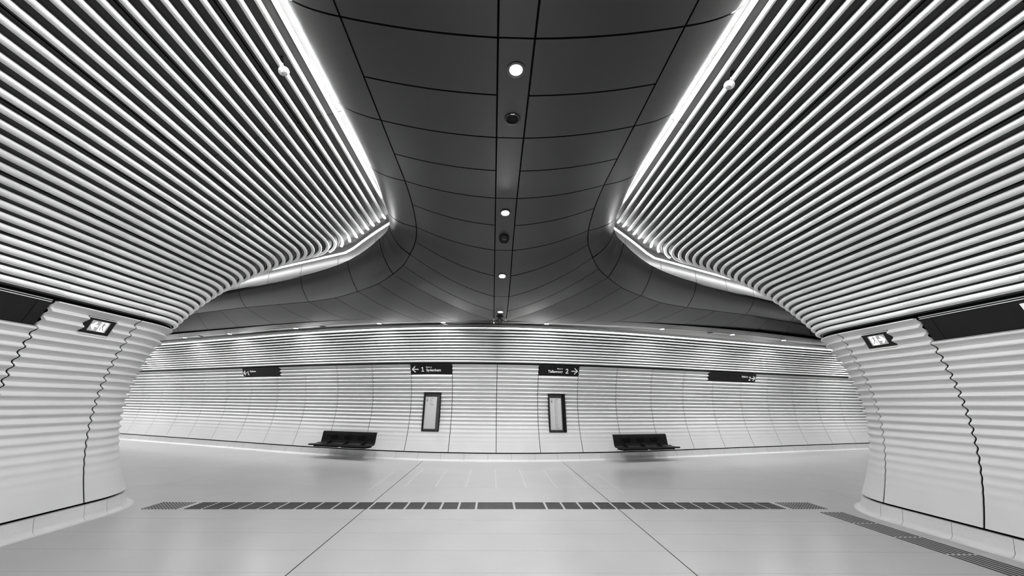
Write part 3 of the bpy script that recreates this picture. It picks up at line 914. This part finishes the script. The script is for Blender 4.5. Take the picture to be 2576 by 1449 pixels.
digit_one(o, fr, -0.285, -0.087, 0.152)
add_text('destination', 'Metro to', 0.052, T(-0.170, 0.045), fr, o, weight=0.0015)
add_text('destination', 'Sydenham', 0.122, T(-0.170, -0.075), fr, o, weight=0.0025, sx=0.98)
o, fr, hl, hh = far_sign('b', 'black sign with right arrow reading Metro to Tallawong 2', [])
T = lambda x, y: fr[0] * x + fr[1] * y + fr[2] * 0.0095
arrow_mesh(o, fr, 0.525, 1, 0.20, 0.030, -0.01)
add_text('platform_number', '2', 0.215, T(0.325, -0.085), fr, o, 'RIGHT', weight=0.004)
add_text('destination', 'Metro to', 0.052, T(0.125, 0.045), fr, o, 'RIGHT', weight=0.0015)
add_text('destination', 'Tallawong', 0.122, T(0.125, -0.075), fr, o, 'RIGHT', weight=0.0025, sx=0.98)
o, fr, hl, hh = far_sign('c', 'black sign with left arrow reading 1 Platform, far left wall', [])
T = lambda x, y: fr[0] * x + fr[1] * y + fr[2] * 0.0095
arrow_mesh(o, fr, -hl + 0.13, -1, 0.18, 0.032, -0.02)
digit_one(o, fr, -hl + 0.295, -0.105, 0.152)
add_text('platform_word', 'Platform', 0.095, T(-hl + 0.40, 0.005), fr, o, weight=0.002)
o, fr, hl, hh = far_sign('d', 'black sign with right arrow reading Platform 2, far right wall', [-0.18])
T = lambda x, y: fr[0] * x + fr[1] * y + fr[2] * 0.0095
arrow_mesh(o, fr, hl - 0.13, 1, 0.18, 0.032, -0.02)
add_text('platform_number', '2', 0.215, T(hl - 0.25, -0.105), fr, o, 'RIGHT', weight=0.004)
add_text('platform_word', 'Platform', 0.095, T(hl - 0.41, 0.005), fr, o, 'RIGHT', weight=0.002)

def line_map(key, label, n, full):
    s0, s1 = PO[key]; sm = (s0 + s1) / 2
    zc = (PZ0 + PZ1) / 2; fr = far_frame(sm)
    k = (f_off(PZ1) - f_off(PZ0)) / (PZ1 - PZ0)
    b = (fr[1] + fr[2] * k).normalized(); nrm = fr[0].cross(b)
    if nrm.dot(fr[2]) < 0: nrm = -nrm
    fr = (fr[0], b, nrm)
    offc = (f_off(PZ0) + f_off(PZ1)) / 2
    p = Vector(far_at(sm, offc - 0.045, zc))
    o = empty('line_map', p); tag(o, label, 'poster', 'framed line maps on the far wall')
    hw, hh = (s1 - s0) / 2 - 0.003, (PZ1 - PZ0) / 2 * math.sqrt(1 + k * k) - 0.003
    fw = 0.035
    m = MB()
    for sx in (-1, 1): m.box(fr[0] * (sx * (hw - 0.012)) + fr[2] * 0.03, (0.012, hh, 0.035), fr)
    for sy in (-1, 1): m.box(fr[1] * (sy * (hh - 0.012)) + fr[2] * 0.03, (hw - 0.024, 0.012, 0.035), fr)
    m.build('frame', 'sign', o, smooth=False)
    MB().box(fr[2] * 0.0, (hw, hh, 0.006), fr).build('backboard', 'frame', o, smooth=False)
    sd = -1 if key == 'a' else 1
    pc = fr[0] * (-0.045 if key == 'a' else -0.03) + fr[1] * -0.03
    pw, ph = 0.185, 0.475
    MB().box(pc + fr[2] * 0.010, (pw, ph, 0.004), fr).build('map_sheet', 'paper', o, smooth=False)
    if key == 'b': MB().box(fr[0] * 0.215 + fr[2] * 0.014, (0.022, hh - 0.03, 0.010), fr).build('side_rail', 'black', o, smooth=False)
    # printed line diagram
    m = MB(); fz = 0.0142
    x0 = -0.02 if key == 'a' else -0.02
    top = ph - 0.045; bot = top - (0.195 if not full else 2 * ph - 0.095)
    m.box(pc + fr[0] * x0 + fr[1] * ((top + bot) / 2) + fr[2] * fz, (0.0030, (top - bot) / 2, 0.0006), fr)
    rnd = random.Random(3)
    for q in range(n):
        y = top + (bot - top) * q / (n - 1); w = (0.045 if q in (0, n - 1) else 0.028 + 0.012 * rnd.random())
        m.box(pc + fr[0] * (x0 + 0.012 + w) + fr[1] * y + fr[2] * fz, (w, 0.0035 if 0 < q < n - 1 else 0.006, 0.0006), fr)
    m.build('line_diagram', 'ink', o, smooth=False)
    for q, (w_, h_) in ((0.04, (0.028, 0.004)), (0.145, (0.026, 0.004))):
        MB().box(pc + fr[0] * -0.125 + fr[1] * (ph - q) + fr[2] * fz, (w_, h_, 0.0006), fr).build('caption_line', 'ink', o, smooth=False)
    m = MB().box(pc + fr[0] * -0.125 + fr[1] * (ph - 0.10) + fr[2] * fz, (0.022, 0.024, 0.0006), fr)
    m.build('emblem', 'ink', o, smooth=False)
    MB().box(pc + fr[0] * -0.125 + fr[1] * (ph - 0.10) + fr[2] * (fz + 0.0008), (0.011, 0.010, 0.0006), fr).build('emblem_centre', 'paper', o, smooth=False)
line_map('a', 'framed line map with a short diagram of four stops, under the Sydenham sign', 4, False)
line_map('b', 'framed line map with a long diagram of many stops, under the Tallawong sign', 18, True)

# ------------------------------------------------------------------ benches
def bench(x, side, label):
    s = far_s(x); fr = far_frame(s); p, t, n = far_pt(s)
    ax, up, d = fr
    o = empty('bench', (p[0], p[1], 0)); tag(o, label, 'bench', 'black metal benches at the far wall')
    def sec(pts, a0, a1, name, m='bench'):
        vs = []; fs = []; k = len(pts)
        for a in (a0, a1):
            for q in pts: vs.append(ax * a + d * q[0] + up * q[1])
        fs = [tuple(range(k - 1, -1, -1)), tuple(range(k, 2 * k))] + [(i, (i + 1) % k, k + (i + 1) % k, k + i) for i in range(k)]
        return mk(name, vs, fs, m, o, angle=30)
    back_c = [(0.165, 0.745), (0.195, 0.730), (0.205, 0.705), (0.212, 0.66), (0.230, 0.55), (0.248, 0.45), (0.262, 0.415)]
    bk = back_c + [(q[0] - 0.018, q[1] - 0.004) for q in back_c[::-1]]
    seat_c = [(0.262, 0.415), (0.30, 0.396), (0.40, 0.390), (0.55, 0.396), (0.64, 0.402), (0.665, 0.396), (0.672, 0.378)]
    st = seat_c + [(q[0] - 0.004, q[1] - 0.018) for q in seat_c[::-1]]
    L0, L1 = -0.98, 0.98
    mid = 0.0
    ov = 0.10                                 # the seat runs past the back on the outer side
    for a, b in ((L0, mid - 0.004), (mid + 0.004, L1)):
        bp = sec(bk, a, b, 'backrest')
        # stamped ribs along each back panel
        for z, dd in ((0.63, 0.217), (0.58, 0.225), (0.52, 0.235)):
            MB().box(ax * ((a + b) / 2) + d * (dd + 0.003) + up * z, ((b - a) / 2 - 0.05, 0.006, 0.004), fr).build('rib', 'bench', bp, smooth=False)
        sa, sb = (a - ov, b) if (side < 0 and a == L0) else ((a, b + ov) if (side > 0 and b == L1) else (a, b))
        sec(st, sa, sb, 'seat')
        MB().box(ax * ((a + b) / 2) + d * 0.46 + up * 0.352, ((b - a) / 2 - 0.07, 0.028, 0.17), fr).build('under_beam', 'black', o, smooth=False)
    for a in (-0.62, 0.62, 0.0):
        m = MB(); m.prism([(0.02, 0.50), (0.20, 0.52), (0.50, 0.375), (0.50, 0.34), (0.20, 0.33), (0.02, 0.36)], a - 0.014, a + 0.014, (d, up, ax), (0, 0, 0))
        m.build('wall_bracket', 'black', o, smooth=False)
    # dark plates on the back
    for a in (-0.52, -0.02, 0.47):
        m = MB(); m.prism([(a - 0.16, 0.61), (a + 0.10, 0.655), (a + 0.16, 0.60), (a + 0.10, 0.51), (a - 0.08, 0.50)], 0.232, 0.242, (ax, up, d), (0, 0, 0))
        m.build('dark_plate', 'black', o, smooth=False)
bench(-4.38, -1, 'black metal bench left of the Sydenham line map')
bench(4.62, 1, 'black metal bench right of the Tallawong line map')

# ------------------------------------------------------------------ tactile paving
ts = empty('tactile_strip', (0.2, 7.1, 0)); tag(ts, 'dark ribbed tactile guide strip running across the pale floor', 'tactile paving')
def bar_mesh(l, w):
    m = MB(); h = 0.005
    vs = [(-l, -w, 0), (l, -w, 0), (l, w, 0), (-l, w, 0), (-l + 0.004, -w + 0.004, h), (l - 0.004, -w + 0.004, h), (l - 0.004, w - 0.004, h), (-l + 0.004, w - 0.004, h)]
    me = bpy.data.meshes.new('tactile_bar'); me.from_pydata(vs, [], [(4, 5, 6, 7), (0, 1, 5, 4), (1, 2, 6, 5), (2, 3, 7, 6), (3, 0, 4, 7)]); me.materials.append(M['steel']); return me
SLOPE = math.atan2(7.44 - 7.203, 5.428 + 5.636)
def strip_y(x): return 7.0 + (x + 5.0) * math.tan(SLOPE)
NB = 7; BW = 0.44
short = bar_mesh(0.127, 0.0195)
x = -4.85; cells = []
while x < 4.9:
    w = 0.288
    if -0.50 < x < 0.10: w = 0.63
    elif 0.10 <= x < 0.66: w = 0.53
    cells.append((x, w)); x += w
ml, mm = bar_mesh(0.63 / 2 - 0.017, 0.0195), bar_mesh(0.53 / 2 - 0.017, 0.0195)
for cx, w in cells:
    me = short if w < 0.3 else (ml if w > 0.6 else mm)
    for j in range(NB):
        o = bpy.data.objects.new('bar', me); link(o, ts)
        xc = cx + w / 2; o.location = (xc - 0.2, strip_y(xc) + (-0.5 + (j + 0.5) / NB) * BW - 7.1, 0.0); o.rotation_euler.z = SLOPE
dm = MB().lathe([(0.0165, 0.0), (0.0135, 0.005)], 10); dme = bpy.data.meshes.new('tactile_dot'); dme.from_pydata([tuple(v) for v in dm.v], [], dm.f); dme.materials.append(M['steel'])
def pad(name, label, xa, xb, grp):
    o = empty(name, ((xa + xb) / 2, strip_y((xa + xb) / 2), 0)); tag(o, label, 'tactile paving', grp)
    nx = int(round((xb - xa) / 0.05)); ny = 9
    for i in range(nx):
        for j in range(ny):
            q = bpy.data.objects.new('dot', dme); link(q, o)
            xx = xa + (i + 0.5) * (xb - xa) / nx
            q.location = (xx - o.location.x, strip_y(xx) + (-0.5 + (j + 0.5) / ny) * BW - o.location.y, 0)
pad('tactile_pad', 'dotted tactile pad at the left end of the guide strip', -5.49, -4.93, 'dotted tactile pads')
pad('tactile_pad', 'dotted tactile pad at the right end of the guide strip', 5.03, 5.66, 'dotted tactile pads')
t2 = empty('tactile_strip', (5.5, 5.5, 0)); tag(t2, 'ribbed tactile guide strip running beside the right wall curb', 'tactile paving')
long_ = bar_mesh(0.285, 0.014)
y = 6.83
while y > 1.9:
    for j in range(6):
        o = bpy.data.objects.new('bar', long_); link(o, t2)
        o.location = (5.36 + j * 0.066 - 5.5 + 0.0, y - 0.3 - 5.5, 0); o.rotation_euler.z = math.pi / 2
    y -= 0.60
